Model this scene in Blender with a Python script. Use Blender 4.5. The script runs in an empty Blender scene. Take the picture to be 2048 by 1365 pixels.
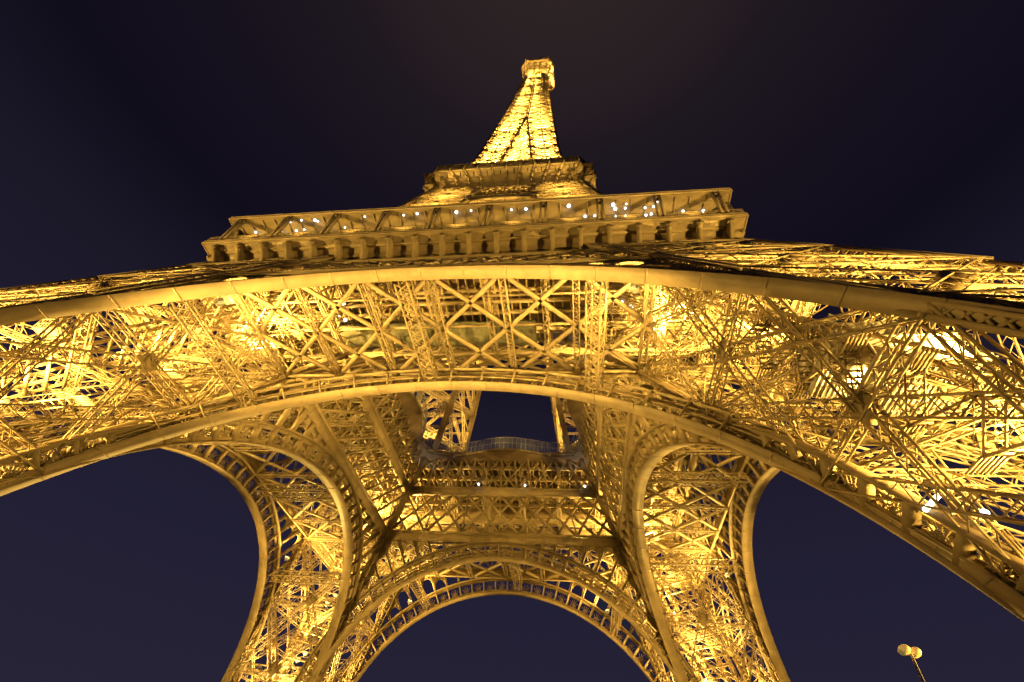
import bpy, math, random
import numpy as np
from mathutils import Vector, Matrix, Quaternion

random.seed(7); np.random.seed(7)
sc = bpy.context.scene
C = sc.collection
PI = math.pi

# ------------------------------------------------------------------ camera
CAM = (14.59594, -65.23316, 3.20851)
YAW, PITCH, ROLL, FPX = -0.18647, 0.82639, 0.11594, 965.62872
cam = bpy.data.cameras.new("camera")
cam.sensor_width = 36.0
cam.lens = FPX / 2048 * 36.0
cam.clip_start = 0.1; cam.clip_end = 6000
camo = bpy.data.objects.new("camera", cam); C.objects.link(camo)
fw = Vector((math.sin(YAW)*math.cos(PITCH), math.cos(YAW)*math.cos(PITCH), math.sin(PITCH)))
rt = Vector((math.cos(YAW), -math.sin(YAW), 0)); upv = rt.cross(fw)
r2 = rt*math.cos(ROLL)+upv*math.sin(ROLL); u2 = -rt*math.sin(ROLL)+upv*math.cos(ROLL)
M = Matrix((r2, u2, -fw)).transposed().to_4x4(); M.translation = Vector(CAM)
camo.matrix_world = M
sc.camera = camo

# ------------------------------------------------------------------ night sky
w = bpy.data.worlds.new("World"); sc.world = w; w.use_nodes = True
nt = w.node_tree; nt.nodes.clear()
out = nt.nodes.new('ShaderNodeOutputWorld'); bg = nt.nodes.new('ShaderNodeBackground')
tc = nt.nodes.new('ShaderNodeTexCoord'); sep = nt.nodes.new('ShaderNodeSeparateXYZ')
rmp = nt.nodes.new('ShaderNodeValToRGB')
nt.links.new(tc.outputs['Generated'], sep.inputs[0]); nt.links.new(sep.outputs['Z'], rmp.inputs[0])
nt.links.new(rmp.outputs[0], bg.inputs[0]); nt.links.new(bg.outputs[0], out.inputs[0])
e = rmp.color_ramp.elements
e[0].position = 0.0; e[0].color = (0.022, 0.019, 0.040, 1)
e[1].position = 1.0; e[1].color = (0.029, 0.0185, 0.0190, 1)  # warm stops near the zenith stand in for haze glow round the tower
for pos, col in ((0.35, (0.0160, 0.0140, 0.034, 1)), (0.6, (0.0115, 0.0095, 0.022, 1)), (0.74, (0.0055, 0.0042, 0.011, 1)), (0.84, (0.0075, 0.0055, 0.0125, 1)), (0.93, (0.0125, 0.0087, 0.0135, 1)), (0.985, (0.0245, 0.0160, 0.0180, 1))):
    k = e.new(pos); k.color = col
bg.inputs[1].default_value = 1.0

sc.view_settings.view_transform = 'Standard'; sc.view_settings.look = 'None'
sc.view_settings.exposure = 0.0; sc.view_settings.gamma = 1.0
sc.cycles.max_bounces = 5; sc.cycles.diffuse_bounces = 3; sc.cycles.glossy_bounces = 2
sc.cycles.transmission_bounces = 4; sc.cycles.transparent_max_bounces = 8
sc.cycles.sample_clamp_indirect = 6.0
sc.cycles.use_light_tree = True
sc.cycles.use_denoising = True
sc.cycles.denoising_input_passes = 'RGB_ALBEDO_NORMAL'
sc.cycles.denoising_prefilter = 'NONE'
sc.cycles.use_adaptive_sampling = False
GOLD = (1.0, 0.608, 0.125)
POWER = 3.8

# ------------------------------------------------------------------ materials
def material(name, base, rough=0.55, metal=0.0, var=0.25, scale=1.3, spec=0.4, bump=0.0):
    m = bpy.data.materials.new(name); m.use_nodes = True
    t = m.node_tree; b = t.nodes['Principled BSDF']
    b.inputs['Roughness'].default_value = rough; b.inputs['Metallic'].default_value = metal
    b.inputs['Specular IOR Level'].default_value = spec
    g = t.nodes.new('ShaderNodeNewGeometry')
    n = t.nodes.new('ShaderNodeTexNoise'); n.inputs['Scale'].default_value = scale; n.inputs['Detail'].default_value = 6
    n.inputs['Roughness'].default_value = 0.65
    t.links.new(g.outputs['Position'], n.inputs['Vector'])
    r = t.nodes.new('ShaderNodeValToRGB')
    r.color_ramp.elements[0].position = 0.3; r.color_ramp.elements[1].position = 0.7
    r.color_ramp.elements[0].color = tuple(c*(1-var) for c in base)+(1,)
    r.color_ramp.elements[1].color = tuple(min(1, c*(1+var)) for c in base)+(1,)
    t.links.new(n.outputs[0], r.inputs[0]); t.links.new(r.outputs[0], b.inputs['Base Color'])
    if bump:
        bm = t.nodes.new('ShaderNodeBump'); bm.inputs['Strength'].default_value = bump; bm.inputs['Distance'].default_value = 0.05
        t.links.new(n.outputs[0], bm.inputs['Height']); t.links.new(bm.outputs[0], b.inputs['Normal'])
    return m
def emitter(name, col, s):
    m = bpy.data.materials.new(name); m.use_nodes = True
    b = m.node_tree.nodes['Principled BSDF']
    b.inputs['Base Color'].default_value = (*col, 1); b.inputs['Emission Color'].default_value = (*col, 1)
    b.inputs['Emission Strength'].default_value = s
    m.cycles.emission_sampling = 'NONE'      # small bulbs, seen rather than lighting the iron
    return m
IRON = material('iron_paint', (0.28, 0.215, 0.12), 0.5, 0.0, 0.22, 0.9, 0.4, 0.15)
PLATE = material('plate_paint', (0.285, 0.22, 0.13), 0.55, 0.0, 0.24, 0.5, 0.35, 0.1)
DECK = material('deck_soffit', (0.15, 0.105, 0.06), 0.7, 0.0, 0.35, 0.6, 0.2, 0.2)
GREY = material('grey_steel', (0.34, 0.34, 0.34), 0.5, 0.2, 0.2, 1.0)
NET = material('net_cloth', (0.13, 0.125, 0.085), 0.9, 0.0, 0.3, 2.0, 0.1, 0.4)
STONE = material('limestone', (0.36, 0.32, 0.26), 0.85, 0.0, 0.2, 0.8, 0.2, 0.3)
PAVING = material('paving', (0.10, 0.09, 0.08), 0.9, 0.0, 0.3, 0.5, 0.2, 0.2)
WHITE = emitter('white_lamp', (0.88, 0.94, 1.0), 4.0)
AMBER = emitter('sodium_lamp', (1.0, 0.66, 0.2), 4.0)
SHADE = material('lamp_enamel', (0.50, 0.45, 0.36), 0.5, 0.0, 0.15, 3.0)
GLASS = bpy.data.materials.new('balustrade_glass'); GLASS.use_nodes = True
_b = GLASS.node_tree.nodes['Principled BSDF']
_b.inputs['Base Color'].default_value = (0.75, 0.85, 0.9, 1); _b.inputs['Roughness'].default_value = 0.08
_b.inputs['Alpha'].default_value = 0.1

# ------------------------------------------------------------------ mesh builder
class MB:
    def __init__(s): s.bm = []; s.v = []; s.f = []
    def beam(s, a, b, w, h=None, up=(0, 0, 1)):
        s.bm.append((*a, *b, w, w if h is None else h, *up)); return s
    def poly(s, vs, fs):
        n = len(s.v); s.v.extend(tuple(map(float, v)) for v in vs); s.f.extend(tuple(i+n for i in f) for f in fs); return s
    def line(s, pts, w, h=None, up=(0, 0, 1)):
        for a, b in zip(pts[:-1], pts[1:]): s.beam(a, b, w, h, up)
        return s
    def lattice(s, a, b, w, h, up, t=0.12, pitch=None, cross=False):
        """box girder: four angle irons and zig-zag lacing (h=0: a flat ladder)"""
        a = np.array(a, float); b = np.array(b, float); d = b-a; L = np.linalg.norm(d)
        if L < 1e-6: return s
        d /= L; up = np.array(up, float); side = np.cross(d, up)
        if np.linalg.norm(side) < 1e-4: side = np.cross(d, (1, 0, 0))
        side /= np.linalg.norm(side); un = np.cross(side, d)
        n = max(2, int(round(L/(pitch or max(w, h)*1.05))))
        st = np.linspace(0, L, n+1); lw = t*0.62
        hs = (0,) if h == 0 else (-h/2, h/2)
        for q in hs:
            for r in (-w/2, w/2):
                o = side*r+un*q; s.beam(a+o, b+o, t, t, un)
            for i in range(n):
                r = w/2 if i % 2 else -w/2
                s.beam(a+d*st[i]+side*r+un*q, a+d*st[i+1]-side*r+un*q, lw, lw*.5, un)
                if cross: s.beam(a+d*st[i]-side*r+un*q, a+d*st[i+1]+side*r+un*q, lw, lw*.5, un)
        if h:
            for r in (-w/2, w/2):
                for i in range(n):
                    q = h/2 if i % 2 else -h/2
                    s.beam(a+d*st[i]+side*r+un*q, a+d*st[i+1]+side*r-un*q, lw*.5, lw, un)
        return s
    def mesh(s, name):
        V = []; F = []
        base = 0
        if s.bm:
            A = np.array(s.bm, float); a = A[:, :3]; b = A[:, 3:6]; w_ = A[:, 6:7]/2; h_ = A[:, 7:8]/2; up = A[:, 8:11]
            d = b-a; d = d/np.maximum(np.linalg.norm(d, axis=1, keepdims=True), 1e-9)
            sd = np.cross(d, up); nn = np.linalg.norm(sd, axis=1, keepdims=True)
            alt = np.cross(d, np.array([[1., 0, 0]])); alt2 = np.cross(d, np.array([[0, 1., 0]]))
            alt = np.where(np.linalg.norm(alt, axis=1, keepdims=True) > .1, alt, alt2)
            sd = np.where(nn > 1e-3, sd, alt); sd /= np.linalg.norm(sd, axis=1, keepdims=True); un = np.cross(sd, d)
            c = [a-sd*w_-un*h_, a+sd*w_-un*h_, a+sd*w_+un*h_, a-sd*w_+un*h_, b-sd*w_-un*h_, b+sd*w_-un*h_, b+sd*w_+un*h_, b-sd*w_+un*h_]
            vb = np.stack(c, 1).reshape(-1, 3); n = len(A)
            q = np.array([[0, 3, 2, 1], [4, 5, 6, 7], [0, 1, 5, 4], [1, 2, 6, 5], [2, 3, 7, 6], [3, 0, 4, 7]])
            fb = (np.arange(n)[:, None, None]*8+q[None]).reshape(-1, 4)
            V.append(vb); base = len(vb)
        me = bpy.data.meshes.new(name)
        if s.v: V.append(np.array(s.v, float))
        V = np.concatenate(V) if V else np.zeros((0, 3))
        loops = []; tot = []
        if s.bm: loops.append(fb.ravel()); tot.append(np.full(len(fb), 4))
        if s.f:
            loops.append(np.array([i+base for f in s.f for i in f])); tot.append(np.array([len(f) for f in s.f]))
        loops = np.concatenate(loops).astype(np.int32); tot = np.concatenate(tot).astype(np.int32)
        me.vertices.add(len(V)); me.vertices.foreach_set('co', V.astype(np.float32).ravel())
        me.loops.add(len(loops)); me.loops.foreach_set('vertex_index', loops)
        st = np.concatenate([[0], np.cumsum(tot)[:-1]]).astype(np.int32)
        me.polygons.add(len(tot)); me.polygons.foreach_set('loop_start', st)
        me.polygons.foreach_set('loop_total', tot)
        me.update(calc_edges=True); me.validate()
        return me
    def build(s, name, mat, parent=None, smooth=False):
        me = s.mesh(name); me.materials.append(mat)
        o = bpy.data.objects.new(name, me); C.objects.link(o)
        if parent: o.parent = parent
        return o
def empty(name, loc=(0, 0, 0), label=None, cat=None, group=None):
    o = bpy.data.objects.new(name, None); C.objects.link(o); o.location = loc
    if label: o['label'] = label; o['category'] = cat
    if group: o['group'] = group
    return o
def tag(o, label, cat, group=None):
    o['label'] = label; o['category'] = cat
    if group: o['group'] = group
    return o
def spin(o, k, parent):
    """copy a part with its sub-parts, turned by k quarter turns round the tower's axis"""
    c = o.copy(); C.objects.link(c); c.parent = parent
    c.matrix_basis = Matrix.Rotation(k*PI/2, 4, 'Z') @ o.matrix_basis
    for ch in o.children:
        if ch.type == 'LIGHT' and ch.data.get('single'): continue
        d = ch.copy(); C.objects.link(d); d.parent = c
    return c
def lerp(a, b, t): return np.array(a, float)*(1-t)+np.array(b, float)*t

# ------------------------------------------------------------------ tower profile
QO, QI, KS, ZC, RA = 57.84, 41.99, 0.484, 41.52, 37.90
O1 = lambda z: QO-KS*(z-4)
I1 = lambda z: QI-KS*(z-4)
_zo = [57.6, 66, 75, 85, 96, 108, 116]; _vo = [31.9, 28.9, 26.2, 23.2, 20.35, 17.7, 16.2]
_vi = [13.5, 11.7, 10.2, 8.8, 7.4, 6.4, 5.9]
O2 = lambda z: float(np.interp(z, _zo, _vo)); I2 = lambda z: float(np.interp(z, _zo, _vi))
_zs = [114, 125, 137, 147, 158, 170, 184, 197, 210, 230, 250, 272]
_vs = [15.9, 13.9, 12.35, 11.5, 10.8, 10.0, 9.15, 8.35, 7.6, 6.5, 5.5, 4.6]
_zg = [114, 125, 137, 147, 158, 170, 181, 300]; _vg = [6.2, 5.1, 4.15, 3.3, 2.35, 1.2, 0.35, 0.35]
S3 = lambda z: float(np.interp(z, _zs, _vs)); G3 = lambda z: float(np.interp(z, _zg, _vg))

tower = empty('lattice_tower', (0, 0, 0), 'tall golden floodlit wrought iron lattice tower straddling the view on four arched legs', 'tower')

# every face below is built on the near (south) side, then turned round
def P(d, s, z, off=0.0):      # a point on the leaning face at half-width d(z); off = outward
    return np.array([s, -(d(z))-off, z])
FN = np.array([0, -1, -KS])/math.hypot(1, KS)

# ------------------------------------------------------------------ arches
def arc_strip(mb, d, r0, r1, o0, o1, t0=-86, t1=86, n=128):
    ts = np.radians(np.linspace(t0, t1, n+1)); vs = []; fs = []
    zc = ZC-RA
    for t in ts:
        for r, o in ((r0, o0), (r0, o1), (r1, o1), (r1, o0)):
            vs.append(P(d, r*math.sin(t), zc+r*math.cos(t), o))
    for i in range(n):
        for j in range(4):
            fs.append((i*4+j, i*4+(j+1) % 4, i*4+4+(j+1) % 4, i*4+4+j))
    fs += [(0, 1, 2, 3), (n*4+3, n*4+2, n*4+1, n*4)]
    mb.poly(vs, fs)
def arc_pt(d, r, t, off=0.0): return P(d, r*math.sin(t), ZC-RA+r*math.cos(t), off)
RE = RA+2.45
NCELL = 46; TMAX = math.radians(85)
def make_arch(name, d, fl0, fl1, inward):
    """ornamented ring: fans between two flanges; fl0..fl1 = depth of the soffit plate"""
    mb = MB()
    ts = np.linspace(-TMAX, TMAX, NCELL+1); dt = ts[1]-ts[0]
    mo, mi = 0.42, -0.42
    for i, t in enumerate(ts):      # radial webs, deep plates
        mb.beam(arc_pt(d, RA+.1, t, -.25), arc_pt(d, RE-.05, t, -.2), 0.13, .9, FN)
        mb.beam(arc_pt(d, RA+.15, t, .2), arc_pt(d, RE-.1, t, .2), 0.3, 0.14, FN)
    for i in range(NCELL):
        tm = (ts[i]+ts[i+1])/2
        c = arc_pt(d, RA+.45, tm, 0)
        for k in range(-2, 3):      # fan ornament
            te = tm+dt*.15*k; re = RA+1.75-abs(k)*abs(k)*.09
            mb.beam(c, arc_pt(d, re, te, 0), 0.1, 0.1, FN)
        prev = None
        for k in range(9):
            a = PI*k/8; q = arc_pt(d, RA+.35+.75*math.sin(a), tm-dt*.24*math.cos(a), 0)
            if prev is not None: mb.beam(prev, q, .1, .12, FN)
            prev = q
    o = mb.build(name, IRON, tower)
    so = MB(); arc_strip(so, d, RA-.12, RA+.02, fl0, fl1)
    arc_strip(so, d, RA+.02, RA+.55, -.13, .13)
    for t in np.linspace(-TMAX, TMAX, 27):      # butt straps at the plate joints
        so.beam(arc_pt(d, RA-.135, t, fl0+.02), arc_pt(d, RA-.135, t, fl1-.02), .16, .05, (math.sin(t), 0, math.cos(t)))
    so.build('soffit_plate', PLATE, o)
    ex = MB(); arc_strip(ex, d, RE-.05, RE+.08, -.75, .45); arc_strip(ex, d, RE-.5, RE-.05, -.14, .14)
    ex.build('outer_flange', PLATE, o)
    # spandrel arcade: bars running on from the ring to chord or leg, round headed
    ars = {-1: MB(), 1: MB()}; zt = 43.95
    def lim(t):
        r = RE
        while r < RE+22:
            z = ZC-RA+r*math.cos(t); s = abs(r*math.sin(t))
            if z > zt-.05 or s > I1(z)-.35: return r
            r += .12
        return r
    for i in range(NCELL+1):
        r = lim(ts[i])
        ar = ars[1 if ts[i] > 0 else -1]
        if r-RE > .35:
            ar.beam(arc_pt(d, RE, ts[i], 0), arc_pt(d, r, ts[i], 0), .36, .2, FN)
            for sg in (-1, 1): ar.beam(arc_pt(d, RE, ts[i]+sg*.004, -.35), arc_pt(d, r, ts[i]+sg*.004, -.35), .05, .5, FN)
    for i in range(NCELL):
        t0, t1 = ts[i], ts[i+1]; tm = (t0+t1)/2
        r = min(lim(t0), lim(t1), lim(tm))
        hw = RE*dt/2
        ar = ars[1 if tm > 0 else -1]
        if r-RE > 1.5:
            rc = r-hw*.95
            pts = []
            for k in range(11):
                a = PI*k/10; pts.append(arc_pt(d, rc+hw*.82*math.sin(a), tm-dt/2*.82*math.cos(a), 0))
            for a_, b_ in zip(pts[:-1], pts[1:]): ar.beam(a_, b_, .22, .22, FN)
            # solid spandrel plates beside the round head, up to the chord
            for sg, tt in ((-1, t0), (1, t1)):
                cr = arc_pt(d, lim(tt)+.3, tt, 0)
                arcp = [arc_pt(d, rc+hw*.82*math.sin(PI/2*k/5), tm+sg*dt/2*.82*math.cos(PI/2*k/5), 0) for k in range(6)]
                rm = lim(tm)+.3
                loop = arcp+[arc_pt(d, rm, tm, 0), cr]
                n = len(loop); fo = [p+FN*.06 for p in loop]; ba = [p-FN*.06 for p in loop]
                ar.poly(fo+ba, [tuple(range(n)), tuple(range(2*n-1, n-1, -1))]+[(j, j+n, (j+1) % n+n, (j+1) % n) for j in range(n)])
    for sg in (-1, 1):
        a0, a1 = (6, 58) if sg > 0 else (-58, -6)
        arc_strip(ars[sg], d, RE+.08, RE+.2, -.3, .1, a0, a1, 50)
        ars[sg].build('spandrel_arcade', IRON, o)
    return o

inner_arch = make_arch('inner_arch', I1, -1.0, .55, True)
outer_arch = make_arch('outer_arch', O1, -.75, .72, False)

# ------------------------------------------------------------------ girder belts
def make_belt(d, lim, name, fine):
    mb = MB()
    up = FN
    za, zb, zb2, zc_ = 45.35, 51.55, 52.85, 58.05
    # diamond lattice
    L0 = lim(48); n = max(2, int(round(2*L0/3.5))); n += n % 2
    def U(i, z): return P(d, -lim(z)+2*lim(z)*i/n, z)
    for i in range(-1, n+1):
        for di in (2, -2):
            a, b = i, i+di
            lo, hi = U(a, za), U(b, zb)
            if min(a, b) < 0 or max(a, b) > n:
                if not (0 <= a <= n) and not (0 <= b <= n): continue
                t = (0-a)/(b-a) if min(a, b) < 0 else (n-a)/(b-a)
                mid = P(d, -lim(za+(zb-za)*t)*(1 if min(a, b) < 0 else -1), za+(zb-za)*t)
                if 0 <= a <= n: hi = mid
                else: lo = mid
            if np.linalg.norm(hi-lo) < .05: continue
            mb.lattice(lo, hi, .42, 0, up, .13, .55) if fine else mb.beam(lo, hi, .4, .12, up)
            mb.beam(lo+FN*-.3, hi+FN*-.3, .34, .06, up)
    for i in range(0, n+1):
        mb.beam(U(i, (za+zb)/2)-up*.05, U(i, (za+zb)/2)+up*.05, .75, .75, (0, 0, 1))
        if i % 2 == 0: mb.beam(U(i, za)-up*.2, U(i, zb)-up*.2, .22, .2, up)
    for z in (za, zb): mb.beam(P(d, -lim(z), z, -.14), P(d, lim(z), z, -.14), .2, .5, up)
    o = mb.build(name, IRON, tower); mb = MB()
    # upper X panels with posts
    for i in range(0, n+1):
        mb.beam(U(i, zb2), U(i, zc_), .38, .3, up)
        for j in (2, -2):
            if 0 <= i+j <= n: mb.beam(U(i, zb2), U(i+j, zc_), .26, .14, up)
    for sgn in (1, -1):
        e = n if sgn > 0 else 0
        mb.beam(U(e, (zb2+zc_)/2), U(e-sgn, zb2), .26, .14, up); mb.beam(U(e, (zb2+zc_)/2), U(e-sgn, zc_), .26, .14, up)
    mb.build('post_panel', IRON, o)
    def chord(z0, z1, nm):
        c = MB()
        zs = ((z0+z1)/2)
        for off, th, a0, a1 in ((0, .2, z0, z1), (.06, .5, z0, z0+.14), (.06, .5, z1-.14, z1)):
            vs = []
            for z in (a0, a1):
                for s in (-1, 1):
                    for oo in (off-th/2, off+th/2): vs.append(P(d, s*(lim(z)+.4), z, oo))
            c.poly(vs, [(0, 1, 3, 2), (4, 6, 7, 5), (0, 4, 5, 1), (2, 3, 7, 6), (0, 2, 6, 4), (1, 5, 7, 3)])
        m = int(2*lim(zs)/3.2)
        for i in range(m+1):
            s = -lim(zs)+2*lim(zs)*i/m
            c.beam(P(d, s, z0+.15, .11), P(d, s, z1-.15, .11), .16, .03, up)
            c.beam(P(d, s, z0+.15, -.11), P(d, s, z1-.15, -.11), .16, .03, up)
        c.build(nm, PLATE, o)
    chord(43.95, 45.4, 'chord_plate'); chord(51.5, 52.9, 'chord_plate'); chord(58.0, 59.1, 'chord_plate')
    return o
inner_belt = make_belt(I1, lambda z: I1(z)-.2, 'girder_belt', False)
outer_belt = make_belt(O1, lambda z: O1(z)-.2, 'girder_belt', True)

# ------------------------------------------------------------------ bracing between the two arches
def make_bracing():
    zb = 43.75; SB = 7.5
    Po = lambda k: np.array([k*SB, -O1(zb)+.7, zb]); Pi = lambda k: np.array([k*SB, -I1(zb)-.55, zb])
    nrm = lambda t: np.array([math.sin(t), 0, math.cos(t)]); u = np.array([0, 0, 1.])
    main = MB(); K = 3
    for k in range(-K, K+1):
        m = (Po(k)+Pi(k))/2
        main.beam(m-u*.1, m+u*.1, 1.15, 1.15, (1, 0, 0)); main.beam(Pi(k)-u*.1, Pi(k)+u*.1, 1.2, .9, (1, 0, 0))
        if abs(k) < K:
            main.beam(Po(k-1), Pi(k+1), .44, .32, u); main.beam(Po(k+1), Pi(k-1), .44, .32, u)
    for sg in (-1, 1):
        m = (Po(sg*K)+Pi(sg*K))/2
        main.beam(m, Po(sg*(K-1)), .44, .32, u); main.beam(m, Pi(sg*(K-1)), .44, .32, u)
    main.beam(Pi(-K), Pi(K), .3, .3, u); main.beam(Po(-K), Po(K), .3, .3, u)
    for t in np.linspace(-TMAX, TMAX, NCELL*2//3+1):      # outrigger webs carrying the inner ring
        main.beam(arc_pt(I1, RA+.1, t, .5), arc_pt(I1, RA+1.9, t, 1.6), .12, .45, nrm(t))
    arc_strip(main, I1, RA+1.0, RA+1.28, .55, .75); arc_strip(main, I1, RA+1.9, RA+2.05, 1.3, 1.7, -60, 60, 70)
    o = main.build('arch_bracing', IRON, tower)
    for k in range(-K, K+1):
        p = MB(); p.lattice(Po(k), Pi(k), .62, .55, u, .12, .6); p.build('lattice_post', IRON, o)
    for t in np.radians((-33.5, -3.6, 25.5)):
        p = MB(); a = arc_pt(O1, RA+1.0, t, -.9); b = arc_pt(I1, RA+.9, t, .7)
        p.lattice(a, b, 1.35, 1.35, nrm(t), .15, 1.05, True); p.build('box_strut', IRON, o)
    return o
bracing = make_bracing()

# frames between the outer and the inner belt, under the deck
def make_frames():
    mb = MB()
    for s in np.linspace(-26, 26, 8):
        o0 = lambda z: np.array([s, -O1(z)+.6, z]); i0 = lambda z: np.array([s, -max(I1(z), 0)-.6, z])
        if abs(s) > 20: i0 = lambda z: np.array([s, -max(I1(z), 0)+2, z])
        for z in (52, 56.6): mb.lattice(o0(z), i0(z), .7, .5, (0, 0, 1), .13, .8)
        n = 4
        for i in range(n):
            a, b = lerp(o0(52), i0(52), i/n), lerp(o0(56.6), i0(56.6), (i+1)/n)
            c, e_ = lerp(o0(56.6), i0(56.6), i/n), lerp(o0(52), i0(52), (i+1)/n)
            mb.beam(a, b, .24, .2); mb.beam(c, e_, .24, .2)
            mb.beam(lerp(o0(52), i0(52), i/n), lerp(o0(56.6), i0(56.6), i/n), .28, .24)
        if abs(s) < 20:
            mb.beam(o0(47), o0(56), .3, .3)
    for y in np.linspace(-30, -20, 3):
        mb.beam((-30, y, 55.9), (30, y, 55.9), .35, .7)
        mb.line([(-30, y+1.2, 52.2), (30, y+1.2, 52.2)], .25, .3)
    return mb.build('floor_frame', IRON, tower)
frames = make_frames()

# ------------------------------------------------------------------ first floor deck with its wavy opening
HOLE = [(-14.9, 14.2), (-9.8, 15.7), (-7.2, 15.3), (-4.6, 14.5), (-2, 13.7), (.6, 13.3), (3.2, 13.5), (5.8, 14.1), (8.2, 14.8), (9.8, 15.2), (14.4, 14.6)]
hole = []
for k in range(4):
    c_, s_ = math.cos(-k*PI/2), math.sin(-k*PI/2)
    for x, y in HOLE[:-1]: hole.append((x*c_-y*s_, x*s_+y*c_))
dk = MB(); nh = len(hole); vs = []; fs = []
for x, y in hole:
    q = 35.2/max(abs(x), abs(y))
    vs += [(x, y, 57.9), (x, y, 58.5), (x*q, y*q, 57.9), (x*q, y*q, 58.5)]
for i in range(nh):
    a, b = i*4, ((i+1) % nh)*4
    fs += [(a, b, b+2, a+2), (a+1, a+3, b+3, b+1), (a, a+1, b+1, b), (a+2, b+2, b+3, a+3)]
dk.poly(vs, fs)
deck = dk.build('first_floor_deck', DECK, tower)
js = MB()
for k in range(4):
    c_, s_ = math.cos(k*PI/2), math.sin(k*PI/2)
    rot = lambda x, y, z: (x*c_-y*s_, x*s_+y*c_, z)
    for x in np.arange(-33.6, 33.7, 1.2):
        y0 = -max(abs(x), 16.8)
        if y0 > -34.2: js.beam(rot(x, -34.8, 57.6), rot(x, y0, 57.6), .2, .55)
    for y in (-34, -30, -26, -22, -18.2): js.beam(rot(y, y, 57.3), rot(-y, y, 57.3), .4, .7)
js.build('joist_grid', IRON, deck)
lip = MB()
for i in range(nh):
    (x0, y0), (x1, y1) = hole[i], hole[(i+1) % nh]
    lip.beam((x0, y0, 58.45), (x1, y1, 58.45), .4, .3)
lip.build('opening_kerb', IRON, deck)
gl = MB(); rl = MB()
for i in range(nh):
    (x0, y0), (x1, y1) = hole[i], hole[(i+1) % nh]
    a, b = np.array((x0*.985, y0*.985, 58.6)), np.array((x1*.985, y1*.985, 58.6)); t = np.array((x0*.97, y0*.97, 61.0)); t1 = np.array((x1*.97, y1*.97, 61.0))
    gl.poly([a, b, t1, t], [(0, 1, 2, 3)])
    for q in (0, 1/3, 2/3): rl.beam(lerp(a, b, q), lerp(t, t1, q), .07, .08)
    rl.beam(t, t1, .1, .1); rl.beam((a+t)/2, (b+t1)/2, .05, .05)
rail = rl.build('glass_balustrade', GREY, tower); gl.build('glass_panel', GLASS, rail)

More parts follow.
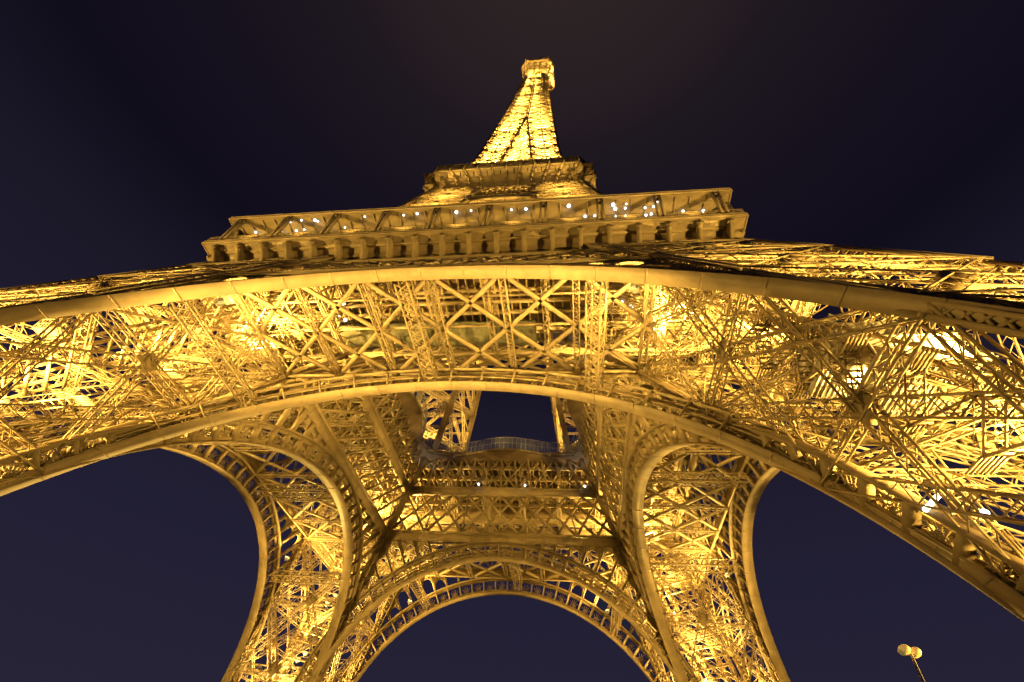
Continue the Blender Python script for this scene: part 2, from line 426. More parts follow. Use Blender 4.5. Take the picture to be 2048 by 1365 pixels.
# ------------------------------------------------------------------ first floor gallery (one side)
def make_gallery():
    g = MB(); H = 35.35
    # frieze wall and its mouldings
    g.poly([(-32.5, -32.5, 52.9), (32.5, -32.5, 52.9), (33.0, -33.0, 57.4), (-33.0, -33.0, 57.4), (-32.2, -32.2, 52.9), (32.2, -32.2, 52.9), (32.7, -32.7, 57.4), (-32.7, -32.7, 57.4)],
           [(0, 1, 2, 3), (7, 6, 5, 4), (4, 5, 1, 0), (3, 2, 6, 7)])
    g.beam((-32.9, -32.75, 52.9), (32.9, -32.75, 52.9), .5, .35); g.beam((-33, -32.8, 54.0), (33, -32.8, 54.0), .25, .2)
    # curved cove under the gallery floor
    prof = [(33.0, 55.9), (33.25, 56.6), (33.9, 57.15), (34.9, 57.4)]
    for (d0, z0), (d1, z1) in zip(prof[:-1], prof[1:]):
        g.poly([(-d0, -d0, z0), (d0, -d0, z0), (d1, -d1, z1), (-d1, -d1, z1)], [(0, 1, 2, 3)])
    o = g.build('gallery_frieze', PLATE, tower)
    fl = MB()
    fl.poly([(-H, -H, 57.45), (H, -H, 57.45), (H, -H, 58.0), (-H, -H, 58.0), (-H+1, -H+1, 57.45), (H-1, -H+1, 57.45)], [(0, 1, 2, 3), (0, 4, 5, 1)])
    fl.beam((-H-.1, -H-.08, 57.55), (H+.1, -H-.08, 57.55), .2, .3); fl.beam((-H-.06, -H-.06, 57.95), (H+.06, -H-.06, 57.95), .16, .16)
    fl.build('gallery_edge', PLATE, o)
    n = 19
    for i in range(n+1):
        s = -33.4+66.8*i/n; c = MB(); w_ = .24
        pr = [(32.6, 52.6), (33.0, 52.4), (33.35, 52.9), (33.25, 53.6), (33.45, 54.4), (33.9, 55.3), (34.6, 56.0), (35.15, 56.3), (35.2, 57.4), (32.8, 57.4)]
        vs = [(s-w_, -d, z) for d, z in pr]+[(s+w_, -d, z) for d, z in pr]; m = len(pr)
        c.poly(vs, [tuple(range(m)), tuple(range(2*m-1, m-1, -1))]+[(j, j+m, (j+1) % m+m, (j+1) % m) for j in range(m)])
        c.beam((s, -33.1, 52.75), (s, -33.6, 52.75), .95, .5); c.beam((s, -34.9, 56.75), (s, -35.25, 56.75), .8, .45)
        c.beam((s-.38, -33.35, 54.2), (s+.38, -33.35, 54.2), .5, .3)
        c.build('console', IRON, o)
        if i < n:       # panel mouldings between consoles
            pass
    # back wall, ceiling and roof edge
    wl = MB()
    wl.poly([(-30.5, -30.5, 58.4), (30.5, -30.5, 58.4), (30.5, -30.5, 64.3), (-30.5, -30.5, 64.3)], [(0, 1, 2, 3)])
    for s in np.linspace(-30, 30, 29): wl.beam((s, -30.6, 58.4), (s, -30.6, 64.2), .22, .2)
    wl.beam((-30.5, -30.62, 61.4), (30.5, -30.62, 61.4), .2, .3)
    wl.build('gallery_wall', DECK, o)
    rf = MB()
    rf.poly([(-35.2, -35.2, 64.35), (35.2, -35.2, 64.35), (30.0, -30.0, 64.35), (-30.0, -30.0, 64.35), (-35.2, -35.2, 65.0), (35.2, -35.2, 65.0), (30.0, -30.0, 65.0), (-30.0, -30.0, 65.0)],
            [(0, 3, 2, 1), (4, 5, 6, 7), (0, 1, 5, 4)])
    rf.beam((-35.3, -35.3, 64.45), (35.3, -35.3, 64.45), .22, .3); rf.beam((-35.3, -35.28, 64.98), (35.3, -35.28, 64.98), .16, .12)
    for s in np.linspace(-34, 34, 37): rf.beam((s, -34.9, 64.25), (s, -30.6, 64.25), .14, .2)
    rf.build('gallery_roof', PLATE, o)
    for i in range(10):
        s = -33.2+66.4*i/9; p = MB()
        for q in (-.33, .33): p.beam((s+q, -35.15, 58.0), (s+q, -35.1, 64.3), .3, .4, (0, 1, 0))
        p.beam((s-.48, -35.1, 58.25), (s+.48, -35.1, 58.25), .5, .5); p.beam((s-.48, -35.0, 63.9), (s+.48, -35.0, 63.9), .5, .7)
        p.build('gallery_post', PLATE, o)
    rr = MB()
    for z in (58.5, 58.9, 59.25): rr.beam((-H, -35.25, z), (H, -35.25, z), .06, .07)
    for s in np.arange(-35.2, 35.3, .55): rr.beam((s, -35.25, 58), (s, -35.25, 59.25), .04, .04)
    rr.build('gallery_railing', IRON, o)
    return o
gallery = make_gallery()

# ------------------------------------------------------------------ legs
def make_leg(name, O, I, levels, cw0, bw, interior, sub=True):
    """the leg of the south-west quadrant; faces leaning, four corner columns"""
    def cn(a, b, z): return np.array([-(O(z) if a else I(z)), -(O(z) if b else I(z)), z])
    br = MB()
    cols = [(1, 1), (1, 0), (0, 0), (0, 1)]
    nf = {((1, 1), (1, 0)): (-1, 0, 0), ((1, 0), (0, 0)): (0, 1, 0), ((0, 0), (0, 1)): (1, 0, 0), ((0, 1), (1, 1)): (0, -1, 0)}
    inner_faces = [((1, 0), (0, 0)), ((0, 0), (0, 1))]
    t_ = .125 if not sub else .1; ww = bw
    for (a, b), up in nf.items():
        u = np.array(up, float)
        if sub == 'double' and (a, b) in inner_faces:      # braces running over two bays, crossing on the struts
            L = levels; n = len(L)
            for i, z in enumerate(L):
                A, B = cn(*a, z), cn(*b, z); m = (A+B)/2
                if z > 46: continue
                br.lattice(A, B, ww, ww*.6, up, .13, 1.0)
                br.beam(m-u*.3, m+u*.3, 1.7, 1.7, (.7, .7, 1))
                lo, hi = i-1, i+1
                if lo >= 0:
                    br.lattice(cn(*a, L[lo]), m, ww, ww*.55, up, .13, 1.0); br.lattice(cn(*b, L[lo]), m, ww, ww*.55, up, .13, 1.0)
                if hi < n and L[hi] < 46:
                    br.lattice(cn(*a, L[hi]), m, ww, ww*.55, up, .13, 1.0); br.lattice(cn(*b, L[hi]), m, ww, ww*.55, up, .13, 1.0)
            continue
        for z0, z1 in zip(levels[:-1], levels[1:]):
            A, B, Cc, D = cn(*a, z0), cn(*b, z0), cn(*b, z1), cn(*a, z1)
            br.lattice(A, Cc, ww, ww*.7, up, t_, ww*.95); br.lattice(B, D, ww, ww*.7, up, t_, ww*.95)
            br.lattice(A, B, ww, ww*.7, up, t_, ww*.95)
            m = (A+B+Cc+D)/4
            br.beam(m-u*bw*.3, m+u*bw*.3, bw*1.5, bw*1.5, (0, 0, 1))
            if sub:
                ml, mr = (A+D)/2, (B+Cc)/2
                br.lattice(ml, mr, bw*.6, 0, up, .1, bw*.7)
                if sub == 'double':
                    for e0, e1 in ((ml, (A+B)/2), (ml, (D+Cc)/2), (mr, (A+B)/2), (mr, (D+Cc)/2)): br.lattice(e0, e1, bw*.5, 0, up, .1, bw*.6)
        A, B = cn(*a, levels[-1]), cn(*b, levels[-1]); br.lattice(A, B, ww, ww*.7, up, t_, ww*.95)
    if interior:
        for z in levels[1:]:
            br.lattice(cn(1, 1, z), cn(0, 0, z), bw*.8, bw*.6, (0, 0, 1), .12, bw); br.lattice(cn(1, 0, z), cn(0, 1, z), bw*.8, bw*.6, (0, 0, 1), .12, bw)
    o = br.build(name, IRON, tower)
    for a in cols:
        c = MB(); ax, ay = (1 if a[0] else -1), (1 if a[1] else -1)
        for z0, z1 in zip(levels[:-1], levels[1:]):
            p0, p1 = cn(*a, z0), cn(*a, z1)
            cw = cw0*(.66 if z1 < 36 and interior and cw0 > 1 else 1.0)
            if interior and cw0 > 1 and a != (0, 0):      # riveted box column with laced sides
                c.lattice(p0, p1, cw*.9, cw*.9, (0, 1, 0), .24, .8, True); c.beam(p0, p1, cw*.22, cw*.22, (0, 1, 0)); continue
            c.beam(p0, p1, cw*.86, cw*.86, (0, 1, 0))
            for sx in (-1, 1):
                for sy in (-1, 1):
                    off = np.array((sx*cw*.45, sy*cw*.45, 0)); c.beam(p0+off, p1+off, cw*.16, cw*.16, (0, 1, 0))
            L = np.linalg.norm(p1-p0); n = int(L/2.2)
            for i in range(1, n):
                q = lerp(p0, p1, i/n); dd = (p1-p0)/L
                c.beam(q-dd*.12, q+dd*.12, cw*.96, cw*.96, (0, 1, 0))
        c.build('corner_column', PLATE, o)
    return o
LEV1 = [3.0, 13.5, 24.0, 34.1, 44.2, 52.2, 57.8]
leg = make_leg('leg', O1, I1, LEV1, 1.2, 1.2, True, 'double')
LEV2 = [58.5, 68, 77, 86, 94, 101, 107.5, 113]
uleg = make_leg('upper_leg', O2, I2, LEV2, .95, .7, True)

# lift track, stairs and plinths inside every leg
def leg_mid(z): m = (O1(z)+I1(z))/2; return np.array([-m, -m, z])
ax_ = leg_mid(57)-leg_mid(4); ax_ /= np.linalg.norm(ax_)
hz = np.array([1, -1, 0])/math.sqrt(2); nr = np.cross(ax_, hz)
tk = MB()
for q in (-2.6, 2.6):
    for r in (-.9, .9): tk.lattice(leg_mid(4)+hz*(q+r)-nr*.5, leg_mid(56)+hz*(q+r)-nr*.5, .35, .9, nr, .13, 1.0)
for z in np.arange(5, 56, 1.3):
    m = leg_mid(z); tk.beam(m+hz*-3.9-nr*.1, m+hz*3.9-nr*.1, .22, .3, nr)
tk.build('lift_track', IRON, leg)
stp = MB(); z = 4.0; sg = 1
while z < 54:
    a = leg_mid(z)+np.array([sg*2.2, 3.6, 0]); b = leg_mid(z+1.7)+np.array([-sg*2.2, 3.6, 0])
    for q in (-.55, .55): stp.beam(a+np.array((0, q, .9)), b+np.array((0, q, .9)), .06, .06); stp.beam(a+np.array((0, q, 0)), b+np.array((0, q, 0)), .08, .2)
    c = leg_mid(z+1.7)+np.array([-sg*3.0, 3.6, 0]); 
    for q in np.linspace(-.65, .65, 6): stp.beam(c+np.array((-.9, q, 0)), c+np.array((.9, q, 0)), .09, .12)
    for k in range(9):
        s_ = lerp(a, b, k/8); stp.beam(s_+np.array((0, -.55, 0)), s_+np.array((0, .55, 0)), .2, .04)
        stp.beam(s_+np.array((0, -.55, 0)), s_+np.array((0, -.55, .95)), .05, .05)
    z += 1.7; sg = -sg
stair_me = stp.mesh('stair'); stair_me.materials.append(IRON)
def pad(mb, x, y, z0, z1, h0, h1):
    mb.poly([(x-h0, y-h0, z0), (x+h0, y-h0, z0), (x+h0, y+h0, z0), (x-h0, y+h0, z0), (x-h1, y-h1, z1), (x+h1, y-h1, z1), (x+h1, y+h1, z1), (x-h1, y+h1, z1)],
            [(3, 2, 1, 0), (4, 5, 6, 7), (0, 1, 5, 4), (1, 2, 6, 5), (2, 3, 7, 6), (3, 0, 4, 7)])
for a in (O1, I1):
    for b in (O1, I1):
        p = MB(); pad(p, -a(3.2), -b(3.2), 1.4, 3.3, 3.4, 2.2); pad(p, -a(3.2), -b(3.2), 3.3, 3.8, 1.6, 1.3); p.build('plinth', STONE, leg)
# tie girders between the upper legs
ties = MB()
for z0, z1 in ((99.5, 103), (103, 108)):
    a = lambda s, z: np.array([s*I2(z), -O2(z), z])
    ties.lattice(a(-1, z0), a(1, z0), .7, .5, (0, 1, 0), .14, .8); ties.lattice(a(-1, z1), a(1, z1), .7, .5, (0, 1, 0), .14, .8)
    n = 6
    for i in range(n):
        s0, s1 = -1+2*i/n, -1+2*(i+1)/n
        ties.beam(a(s0, z0), a(s1, z1), .25, .16, (0, 1, 0)); ties.beam(a(s1, z0), a(s0, z1), .25, .16, (0, 1, 0)); ties.beam(a(s0, z0), a(s0, z1), .25, .2, (0, 1, 0))
ties.beam((-I2(98)-1, -O2(98)-.3, 98.3), (I2(98)+1, -O2(98)-.3, 98.3), .3, 1.2)
tie = ties.build('tie_girder', IRON, tower)

# ------------------------------------------------------------------ second platform (one side)
def make_second():
    H, CH = 20.48, 3.49
    prof = [(17.3, 108.4), (17.45, 110.2), (17.9, 111.6), (18.9, 112.7), (20.3, 113.2)]
    g = MB()
    def ring(d, z):     # half the chamfered outline seen from the south side
        c = CH*d/H
        return [(-d+c*.5, -d+c*.5-0.0, z) if False else (-d+c/2, -d+c/2, z), (-d+c, -d, z), (d-c, -d, z), (d-c/2, -d+c/2, z)]
    for (d0, z0), (d1, z1) in zip(prof[:-1], prof[1:]):
        a, b = ring(d0, z0), ring(d1, z1)
        for i in range(3): g.poly([a[i], a[i+1], b[i+1], b[i]], [(0, 1, 2, 3)])
    o = g.build('second_platform', PLATE, tower)
    pn = MB()
    a, b = ring(H-.1, 113.2), ring(H-.1, 116.2)
    for i in range(3): pn.poly([a[i], a[i+1], b[i+1], b[i]], [(0, 1, 2, 3)])
    for z, t in ((113.25, .3), (114.2, .1), (115.2, .1), (116.2, .26)):
        r = ring(H, z); pn.line([np.array(q) for q in r], t, t)
    r0, r1 = ring(H, 113.2), ring(H, 116.2)
    for i, n in ((0, 4), (1, 40), (2, 4)):
        for k in range(n+1): pn.beam(lerp(r0[i], r0[i+1], k/n), lerp(r1[i], r1[i+1], k/n), .12, .14)
    pn.build('parapet', IRON, o)
    for k in range(11):
        c = MB(); t = k/10; w_ = .22
        pr = [np.array(lerp(ring(d, z)[1], ring(d, z)[2], t)) for d, z in prof]; pr2 = [q+np.array((0, -.42, -.1)) for q in pr]
        for a, b in zip(pr2[:-1], pr2[1:]): c.beam(a, b, .4, .7, (0, -1, 0))
        c.beam(pr2[-1], lerp(ring(H, 116.2)[1], ring(H, 116.2)[2], t), .34, .3, (0, -1, 0))
        c.beam(pr2[0]+np.array((0, 0, -.3)), pr2[0]+np.array((0, 0, .3)), .7, .7)
        c.build('console', IRON, o)
    fl = MB(); fl.poly([(-H+.4, -H+.4, 113.3), (H-.4, -H+.4, 113.3), (5, -5, 113.3), (-5, -5, 113.3)], [(0, 3, 2, 1)])
    for s in np.arange(-19, 19.1, 1.6): fl.beam((s, -max(abs(s), 6), 112.9), (s, -H+.6, 112.9), .2, .5)
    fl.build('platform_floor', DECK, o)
    return o
second = make_second()

# ------------------------------------------------------------------ spire
def make_spire_face():
    mb = MB(); z = 116.0; levels = [z]
    while z < 268:
        z += max(3.4, S3(z)*.62); levels.append(min(z, 269))
    up = (0, -1, .12)
    for z0, z1 in zip(levels[:-1], levels[1:]):
        for sg in (-1, 1):
            g0, g1, s0, s1 = G3(z0), G3(z1), S3(z0), S3(z1)
            A, B, Cc, D = (sg*g0, -s0, z0), (sg*s0, -s0, z0), (sg*s1, -s1, z1), (sg*g1, -s1, z1)
            wd = max(.28, min(.6, s0*.045))
            mb.beam(A, Cc, wd, .3, up); mb.beam(B, D, wd, .3, up); mb.beam(A, B, wd*1.1, .35, up)
            m = lambda a, b: lerp(a, b, .5)
            mb.beam(m(A, D), m(B, Cc), wd*.7, .2, up); mb.beam(m(A, B), m(D, Cc), wd*.6, .2, up)
            if s0 > 9.5: mb.beam(m(A, B), m(B, Cc), wd*.5, .18, up); mb.beam(m(A, B), m(A, D), wd*.5, .18, up)
            # inner face of the same leg, facing the gap
            if g0 > .8:
                mb.beam((sg*g0, -s0, z0), (sg*g1, -g1, z1), wd, .3, (1, 0, 0)); mb.beam((sg*g0, -g0, z0), (sg*g1, -s1, z1), wd, .3, (1, 0, 0))
                mb.beam((sg*g0, -s0, z0), (sg*g0, -g0, z0), wd, .3, (1, 0, 0))
        if G3(z0) > .8:
            if z0 > 124: mb.lattice((-G3(z0), -S3(z0), z0), (G3(z0), -S3(z0), z0), .5, 0, up, .14, .7)
            if z0 > 124: mb.beam((-G3(z0), -S3(z0), z0), (G3(z1), -S3(z1), z1), .3, .2, up); mb.beam((G3(z0), -S3(z0), z0), (-G3(z1), -S3(z1), z1), .3, .2, up)
        # floor diaphragm
        mb.beam((-S3(z0), -S3(z0), z0), (0, 0, z0), .35, .35); mb.beam((0, -S3(z0), z0), (0, 0, z0), .3, .3)
    o = mb.build('spire_face', IRON, tower)
    c = MB()
    for z0, z1 in zip(levels[:-1], levels[1:]):
        cw = max(.4, S3(z0)*.06)
        c.beam((-S3(z0), -S3(z0), z0), (-S3(z1), -S3(z1), z1), cw, cw, (0, 1, 0))
    c.build('corner_column', PLATE, o)
    for sg in (-1, 1):
        c = MB()
        for z0, z1 in zip(levels[:-1], levels[1:]):
            cw = max(.42, S3(z0)*.065) if z0 < 181 else .34
            c.beam((sg*G3(z0), -S3(z0)-.06, z0), (sg*G3(z1), -S3(z1)-.06, z1), cw, cw*1.2, (0, 1, 0))
            q = (sg*G3(z1), -S3(z1)-.1, z1)
            c.beam((q[0]-cw, q[1], q[2]), (q[0]+cw, q[1], q[2]), .7*cw/.4, .3)
        c.build('inner_column', PLATE, o)
    return o
spire = make_spire_face()
# lift shaft core in the middle of the spire
core = MB()
for q in (-1.6, 1.6):
    for r in (-1.6, 1.6): core.lattice((q, r, 116), (q, r, 268), .5, .5, (1, 0, 0), .16, 1.2)
for z in np.arange(118, 268, 3.0):
    core.beam((-1.8, -1.6, z), (1.8, -1.6, z), .3, .3); core.beam((-1.8, 1.6, z), (1.8, 1.6, z), .3, .3); core.beam((-1.6, -1.8, z), (-1.6, 1.8, z), .3, .3); core.beam((1.6, -1.8, z), (1.6, 1.8, z), .3, .3)
core.build('lift_shaft', IRON, tower)

# summit
sm = MB()
def octa(d, z, c=.34):
    k = d*c; return [(-d+k, -d, z), (d-k, -d, z), (d, -d+k, z), (d, d-k, z), (d-k, d, z), (-d+k, d, z), (-d, d-k, z), (-d, -d+k, z)]
prof = [(4.75, 270.0), (4.9, 271.2), (5.6, 272.5), (6.8, 273.3), (7.75, 273.8), (7.75, 276.0), (7.4, 276.2)]
for (d0, z0), (d1, z1) in zip(prof[:-1], prof[1:]):
    a, b = octa(d0, z0), octa(d1, z1)
    for i in range(8): sm.poly([a[i], a[(i+1) % 8], b[(i+1) % 8], b[i]], [(0, 1, 2, 3)])
summit = sm.build('summit_platform', PLATE, tower)
sr = MB()
a, b, c0 = octa(4.9, 270.8), octa(6.9, 273.1), octa(7.8, 273.5)
for i in range(8):
    for t in (0, .33, .66):
        p0, p1, p2 = lerp(a[i], a[(i+1) % 8], t), lerp(b[i], b[(i+1) % 8], t), lerp(c0[i], c0[(i+1) % 8], t)
        sr.beam(p0, p1, .25, .4); sr.beam(p1, p2, .25, .4); sr.beam(p2, p2+np.array((0, 0, 2.8)), .2, .2)
    sr.beam(c0[i], c0[(i+1) % 8], .35, .35); q, r = octa(7.8, 276.1)[i], octa(7.8, 276.1)[(i+1) % 8]; sr.beam(q, r, .35, .35)
sr.build('summit_ribs', IRON, summit)
cb = MB(); pr2 = [(6.3, 276.4), (6.3, 280.5), (4.0, 281.5), (3.2, 284.5), (2.2, 286), (1.0, 288)]
for (d0, z0), (d1, z1) in zip(pr2[:-1], pr2[1:]):
    a, b = octa(d0, z0), octa(d1, z1)
    for i in range(8): cb.poly([a[i], a[(i+1) % 8], b[(i+1) % 8], b[i]], [(0, 1, 2, 3)])
cb.build('summit_cabin', DECK, summit)
for i, (x, y, z, h) in enumerate([(-5.6, -7.2, 276, 3.5), (5.4, -7.5, 276, 4.2), (7.8, 3, 275, 3), (7.8, -4, 275, 2.4), (-7.7, 4, 275, 3), (3, -7.6, 276, 3.2)]):
    an = MB(); an.beam((x, y, z), (x*1.06, y*1.06, z+h), .16, .16)
    for q in (.5, .7, .9): an.beam((x*1.03-.7, y*1.03, z+h*q), (x*1.03+.7, y*1.03, z+h*q), .1, .1)
    an.build('antenna', GREY, summit)
di = MB()
for x, rr in ((-.2, .9), (2.6, 1.0)):
    for k in range(10):
        a0, a1 = 2*PI*k/10, 2*PI*(k+1)/10
        di.poly([(x, -7.2, 277.6), (x+rr*math.cos(a0), -7.6, 277.9+rr*math.sin(a0)), (x+rr*math.cos(a1), -7.6, 277.9+rr*math.sin(a1))], [(0, 1, 2), (2, 1, 0)])
    di.beam((x, -7.1, 275.9), (x, -7.1, 278), .2, .2)
di.build('dish_antenna', material('dish_white', (.75, .75, .78), .5), summit)
ms = MB(); ms.lattice((0, 0, 288), (0, 0, 312), 1.2, 1.2, (1, 0, 0), .2, 1.5); ms.build('mast', IRON, summit)

# ------------------------------------------------------------------ repeat the sides and legs round the axis
sides = [inner_arch, outer_arch, inner_belt, outer_belt, bracing, frames, gallery, tie, second, spire, leg, uleg]
for o in sides:
    for k in (1, 2, 3): spin(o, k, tower)

near_legs = [leg, [o for o in tower.children if o.name.startswith('leg.')][0]]
for o in near_legs:
    st_ = bpy.data.objects.new('stair', stair_me); C.objects.link(st_); st_.parent = o
# ------------------------------------------------------------------ floodlights
fm = MB()
fm.poly([(-.3, -.25, 0), (.3, -.25, 0), (.3, .25, 0), (-.3, .25, 0), (-.42, -.36, .5), (.42, -.36, .5), (.42, .36, .5), (-.42, .36, .5)],
        [(3, 2, 1, 0), (0, 1, 5, 4), (1, 2, 6, 5), (2, 3, 7, 6), (3, 0, 4, 7)])
fm.beam((-.45, 0, .1), (.5, 0, .1), .08, .1); fm.beam((0, 0, -.35), (0, 0, .05), .12, .12)
flood_me = fm.mesh('floodlight'); flood_me.materials.append(GREY)
lm = MB(); lm.poly([(-.36, -.3, .42), (.36, -.3, .42), (.36, .3, .42), (-.36, .3, .42)], [(0, 1, 2, 3)])
lens_me = lm.mesh('lens'); lens_me.materials.append(AMBER)
n_fl = [0]
def flood(pos, target, power, angle=150, blend=.6, fixture=True, col=GOLD, rad=.25):
    pos = Vector(pos); dr = (Vector(target)-pos).normalized(); q = dr.to_track_quat('Z', 'Y')
    if fixture and n_fl[0] < 98:
        o = bpy.data.objects.new('floodlight', flood_me); C.objects.link(o); o.parent = tower
        o.location = pos-dr*.6; o.rotation_mode = 'QUATERNION'; o.rotation_quaternion = q
        l = bpy.data.objects.new('lens', lens_me); C.objects.link(l); l.parent = o
        n_fl[0] += 1
    d = bpy.data.lights.new('floodlight_beam', 'SPOT'); d.energy = power*POWER; d.color = col
    d.spot_size = math.radians(angle); d.spot_blend = blend; d.shadow_soft_size = rad
    lo = bpy.data.objects.new('floodlight_beam', d); C.objects.link(lo); lo.parent = tower
    lo.location = pos+dr*.1; lo.rotation_mode = 'QUATERNION'; lo.rotation_quaternion = dr.to_track_quat('-Z', 'Y')
def four(x, y, z, tx, ty, tz, *a, **k):
    for i in range(4):
        c_, s_ = round(math.cos(i*PI/2)), round(math.sin(i*PI/2))
        flood((x*c_-y*s_, x*s_+y*c_, z), (tx*c_-ty*s_, tx*s_+ty*c_, tz), *a, **k)
# inside the lower legs, aimed up the leg
for z, pw in ((7, 42000), (18, 38000), (28, 24000), (37, 20000)):
    m = leg_mid(z); t = leg_mid(z+12)
    four(m[0]-2.4, m[1]-2.4, z, t[0]-.5, t[1]-.5, t[2], pw*.6, 118); four(m[0]+2.6, m[1]+1.2, z, t[0]+1, t[1]+.5, t[2], pw*.45, 118)
m = leg_mid(47); four(m[0]+2, m[1]+2, 46, m[0]+4, m[1]+4, 57, 22000, 150)
# ground projectors outside the feet, raking the frieze from both ends
flood((-80, -62, 6), (-18, -34, 57), 95000, 34, .5)
flood((80, -62, 6), (18, -34, 57), 95000, 34, .5)
# between the belts, washing the arch bracing and the deck soffit
for s in (-20, 20):
    z = ZC-RA+math.sqrt(RA**2-s*s)+3.2
    four(s, -O1(z)+2.0, z, s*.5, -26, 57, 3600, 150)
# ground projectors by the leg feet, aimed at the arches
flood((-36, -46, 5), (0, -36, 43), 75000, 48); flood((36, -46, 5), (-2, -36, 43), 75000, 48)
for k in (0, 1, 2, 3):
    for sg in (-1, 1):
        c_, s_ = round(math.cos(k*PI/2)), round(math.sin(k*PI/2))
        a, b = (sg*37, -47), (-sg*25, -40)
        flood((a[0]*c_-a[1]*s_, a[0]*s_+a[1]*c_, 5), (b[0]*c_-b[1]*s_, b[0]*s_+b[1]*c_, 32), 58000 if k else 24000, 38)
# upper legs
for z, pw in ((62, 20000), (80, 18000), (97, 11000)):
    m = (O2(z)+I2(z))/2; m2 = (O2(z+10)+I2(z+10))/2
    four(-m, -m, z, -m2, -m2, z+10, pw)
# first gallery ceiling wash and second platform
for i in range(9): flood((-29.51+7.378*i, -36.5, 57.9), (-29.51+7.378*i, -34.6, 62.5), 240, 110, fixture=False)
for a, b in ((-20, -28), (20, -28), (28, -20), (-28, -20)): flood((a, b, 66), (a*.62, b*.7, 114), 42000, 66, fixture=False)
# spire
for z in (118, 132, 148, 165):
    m = (S3(z)+G3(z))/2; m2 = (S3(z+8)+G3(z+8))/2
    four(-m, -m, z, -m2, -m2, z+8, 52000, 165, fixture=(z < 140))
for z in (182, 200, 218, 236, 250, 262):
    flood((0.6, 0.6, z), (0, 0, z+30), 120000, 168, fixture=False)
for x, y in ((-7.5, -7.5), (7.5, -7.5)): flood((x, y, 255), (x*.75, y*.75, 274), 7000, 100, fixture=False)
# unseen pale fill spots, added to brighten the dark deck corners of the opening
for x, y in ((-14.6, 14.6), (14.6, 14.6), (14.6, -14.6), (-14.6, -14.6)): flood((x, y, 54.0), (x*.9, y*.9, 58), 80, 160, fixture=False, col=(1, .93, .85))

# ------------------------------------------------------------------ white lamps
bulb = MB()
for i in range(6):
    for j in range(10):
        a0, a1 = PI*i/6, PI*(i+1)/6; b0, b1 = 2*PI*j/10, 2*PI*(j+1)/10
        q = lambda a, b: (.2*math.sin(a)*math.cos(b), .2*math.sin(a)*math.sin(b), .2*math.cos(a))
        bulb.poly([q(a0, b0), q(a1, b0), q(a1, b1), q(a0, b1)], [(0, 1, 2, 3)])
bulb_me = bulb.mesh('lamp'); bulb_me.materials.append(WHITE)
def bulb_at(p, parent, s=1.0):
    o = bpy.data.objects.new('lamp', bulb_me); C.objects.link(o); o.parent = parent; o.location = p; o.scale = (s, s, s)
for x, y in [(-25.8, -34.6), (-24.0, -34.7), (-22.0, -34.6), (-21.6, -34.4), (-27.9, -33.2), (-25.5, -33.1), (-24.2, -33.2), (-20.5, -33.2), (-17.9, -33.2), (-31.9, -33.2), (-14.4, -34.7), (-8.7, -34.6), (-6.7, -34.7), (-1.1, -34.6), (1.0, -34.7), (6.6, -34.5), (8.6, -34.5), (14.4, -34.6), (16.6, -32.9), (17.9, -32.9), (20.3, -34.4), (22.0, -34.4), (20.6, -33.8), (21.9, -33.8), (20.7, -32.7), (22.0, -32.7), (24.5, -33.7), (25.9, -34.5), (25.6, -33.8), (24.7, -32.6), (25.4, -32.7), (29.5, -32.9), (32.1, -32.8)]:
    bulb_at((x, y, 63.95), gallery, random.uniform(.6, 1.25))
for p, s in [((-17.4, -26, 55), 1.1), ((-18.7, -24, 55), 1.2), ((-18.2, -23.2, 55), 1.2), ((-15.7, -19.2, 55), .9), ((-4.7, -19.2, 55), .9), ((3.9, -19, 55), .7), ((21.1, -24.9, 55), 1.1), ((22.4, -24.1, 55), 1.4), ((-4.3, 17.5, 53.2), 1.2), ((4.8, 17.5, 53.1), 1.0), ((16.2, 17.5, 53.1), 1.1)]:
    bulb_at(p, frames, s)

# ------------------------------------------------------------------ things on the tower
nb = MB(); nx, ny = 40, 8; vs = []; fs = []
for i in range(nx+1):
    for j in range(ny+1):
        x = -19.5+29*i/nx; sag = .9*math.sin(PI*j/ny)*(.8+.3*math.sin(i*1.3))
        vs.append((x, -22.3+4.6*j/ny+.15*math.sin(i*.9), 54.9-sag+.12*math.sin(i*2.1+j)))
for i in range(nx):
    for j in range(ny):
        a = i*(ny+1)+j; fs.append((a, a+1, a+ny+2, a+ny+1))
nb.poly(vs, fs)
tag(nb.build('safety_net', NET), 'long sagging grey green safety net slung below the first floor deck', 'net')

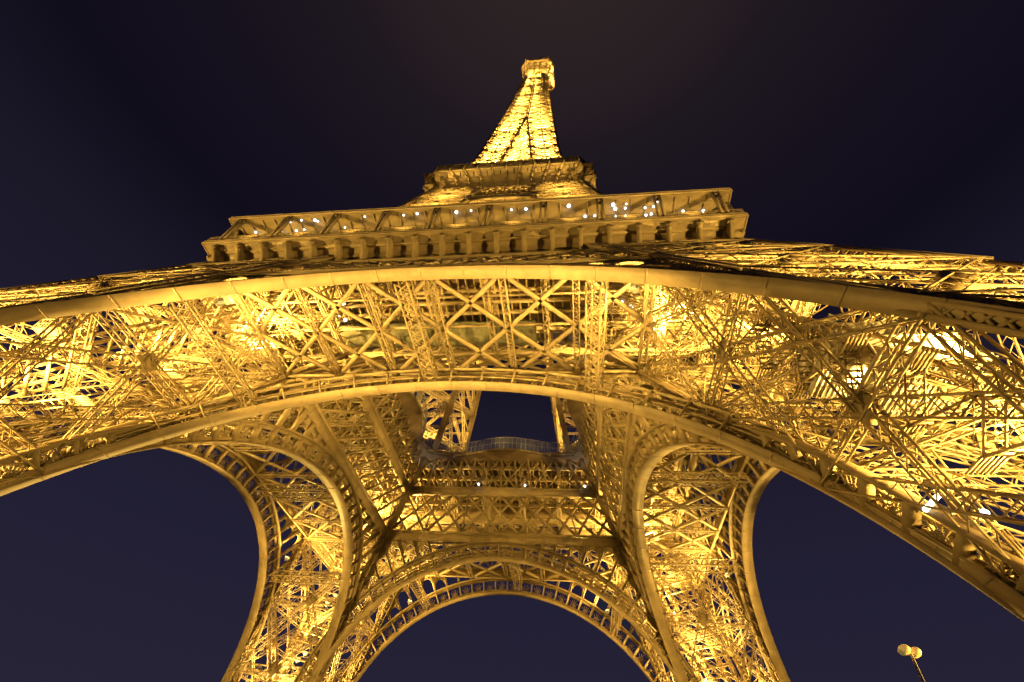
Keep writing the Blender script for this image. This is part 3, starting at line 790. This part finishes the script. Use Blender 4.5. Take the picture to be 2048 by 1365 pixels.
def rleg(p): return np.array((-p[0], p[1], p[2]))      # south-west leg point -> south-east leg
m = rleg(leg_mid(29)); cabT = empty('lift_cabin', tuple(m), 'cream double deck lift cabin riding the inclined track inside the nearest lattice leg', 'lift cabin')
for lv in (0, 1):
    ox, oy, oz = -lv*1.5, lv*1.5, lv*3.1
    cb_ = MB(); x0, x1, y0, y1, z0, z1 = ox-3, ox+3, oy-2.6, oy+2.6, oz-1.4, oz+1.4
    cb_.beam((x0, (y0+y1)/2, z0), (x1, (y0+y1)/2, z0), y1-y0, .25); cb_.beam((x0, (y0+y1)/2, z1), (x1, (y0+y1)/2, z1), y1-y0, .2)
    for x in np.linspace(x0+.1, x1-.1, 7):
        for y in (y0+.1, y1-.1): cb_.beam((x, y, z0), (x, y, z1), .14, .14)
    for y in (y0+.08, y1-.08): cb_.beam((x0, y, z0+.5), (x1, y, z0+.5), .1, .9)
    for x in (x0+.08, x1-.08): cb_.beam((x, y0, z0+.5), (x, y1, z0+.5), .1, .9); cb_.beam((x, y0, z1-.2), (x, y1, z1-.2), .1, .4)
    for x in np.arange(x0, x1, .4): cb_.beam((x, y0, z0-.2), (x, y1, z0-.2), .08, .16)
    co = cb_.build('cabin', SHADE, cabT)
    g_ = MB(); g_.poly([(x0, y0+.05, z0+.9), (x1, y0+.05, z0+.9), (x1, y0+.05, z1), (x0, y0+.05, z1)], [(0, 1, 2, 3)]); g_.build('window', GLASS, co)
cf = MB()
for q in (-2.2, 2.2): cf.lattice(np.array((2.2, -2.2+0, -4.2))+np.array((.7, .7, 0))*q*.5, np.array((-4, 4, 7.2))+np.array((.7, .7, 0))*q*.5, .5, .6, (0, 0, 1), .16, .8)
cf.build('undercarriage', IRON, cabT)
ld = MB(); c0 = np.array((-36.0, -38.3, 35.0))
ld.beam(c0+np.array((-1.6, 0, 0)), c0+np.array((1.6, 0, 0)), 2.6, .15)
for x in np.linspace(-1.6, 1.6, 9):
    for y in (-1.3, 1.3): ld.beam(c0+np.array((x, y, 0)), c0+np.array((x, y, 2.6)), .08, .08)
for z in (.6, 1.2, 1.8, 2.6):
    for y in (-1.3, 1.3): ld.beam(c0+np.array((-1.6, y, z)), c0+np.array((1.6, y, z)), .12, .1)
    for x in (-1.6, 1.6): ld.beam(c0+np.array((x, -1.3, z)), c0+np.array((x, 1.3, z)), .12, .1)
ld.build('stair_landing', PLATE, near_legs[0])
WARM = emitter('warm_lamp', (1.0, .88, .6), 5.0)
warm_me = bulb.mesh('lamp'); warm_me.materials.append(WARM)
for k in range(9):
    p = lerp((34.2, -37.6, 18.75), (35.4, -38.35, 19.7), k/8)
    o = bpy.data.objects.new('lamp', warm_me); C.objects.link(o); o.parent = near_legs[1]; o.scale = (.75, .75, .75)
    o.matrix_parent_inverse = near_legs[1].matrix_basis.inverted(); o.location = p
bulb_at((35.8, -39.2, 17.7), tower, 1.1)
# ------------------------------------------------------------------ street lamp
lampT = empty('street_lamp', (23.95, -48.33, 1.5), 'twin headed street lamp on a thin pole against the dark sky', 'street lamp')
pl = MB()
def tube(mb, pts, r, n=10):
    pts = [np.array(p, float) for p in pts]; m = len(pts); vs = []; fs = []
    for i, p in enumerate(pts):
        d = pts[min(i+1, m-1)]-pts[max(i-1, 0)]; d /= np.linalg.norm(d)
        s = np.cross(d, (0, 1, 0)); s = s if np.linalg.norm(s) > .1 else np.cross(d, (1, 0, 0)); s /= np.linalg.norm(s); u = np.cross(s, d)
        rr = r[i] if hasattr(r, '__len__') else r
        for k in range(n): a = 2*PI*k/n; vs.append(p+s*rr*math.cos(a)+u*rr*math.sin(a))
    for i in range(m-1):
        for k in range(n): fs.append((i*n+k, i*n+(k+1) % n, (i+1)*n+(k+1) % n, (i+1)*n+k))
    mb.poly(vs, fs)
tube(pl, [(0, 0, 0), (0, 0, .8), (0, 0, 6.75)], [.07, .05, .036])
pl.build('pole', SHADE, lampT)
LENS = emitter('lamp_lens', (.62, .43, .12), .30); GLOW = emitter('lamp_head_glow', (.85, .5, .1), .5)  # weak emission stands in for tower light spilling on the heads
for sg in (-1, 1):
    br_ = MB(); tube(br_, [(0, 0, 6.7), (sg*.05, sg*.02, 6.86), (sg*.17, sg*.07, 6.88)], .014); br_.build('bracket', GREY, lampT)
    h = MB(); n = 20; pr = [(.02, .11), (.08, .1), (.13, .07), (.163, .015), (.165, 0.0)]
    ring_ = lambda pr: [(sg*.175+r*math.cos(2*PI*k/n), sg*.082+r*math.sin(2*PI*k/n), 6.78+z-.35*(r*math.sin(2*PI*k/n))) for r, z in pr for k in range(n)]
    fcs = lambda pr: [(i*n+k, i*n+(k+1) % n, (i+1)*n+(k+1) % n, (i+1)*n+k) for i in range(len(pr)-1) for k in range(n)]
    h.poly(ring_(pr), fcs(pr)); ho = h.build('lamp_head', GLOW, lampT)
    l = MB(); pr = [(.162, .0), (.145, -.045), (.1, -.075), (.01, -.09)]
    fa = fcs(pr); vv = ring_(pr)
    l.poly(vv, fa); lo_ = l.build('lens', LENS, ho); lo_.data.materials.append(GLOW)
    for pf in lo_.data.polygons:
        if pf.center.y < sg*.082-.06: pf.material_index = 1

# ------------------------------------------------------------------ ground
gm = MB(); gm.poly([(-1500, -1500, 1.5), (1500, -1500, 1.5), (1500, 1500, 1.5), (-1500, 1500, 1.5)], [(0, 1, 2, 3)])
go = gm.build('ground', PAVING); go['kind'] = 'structure'
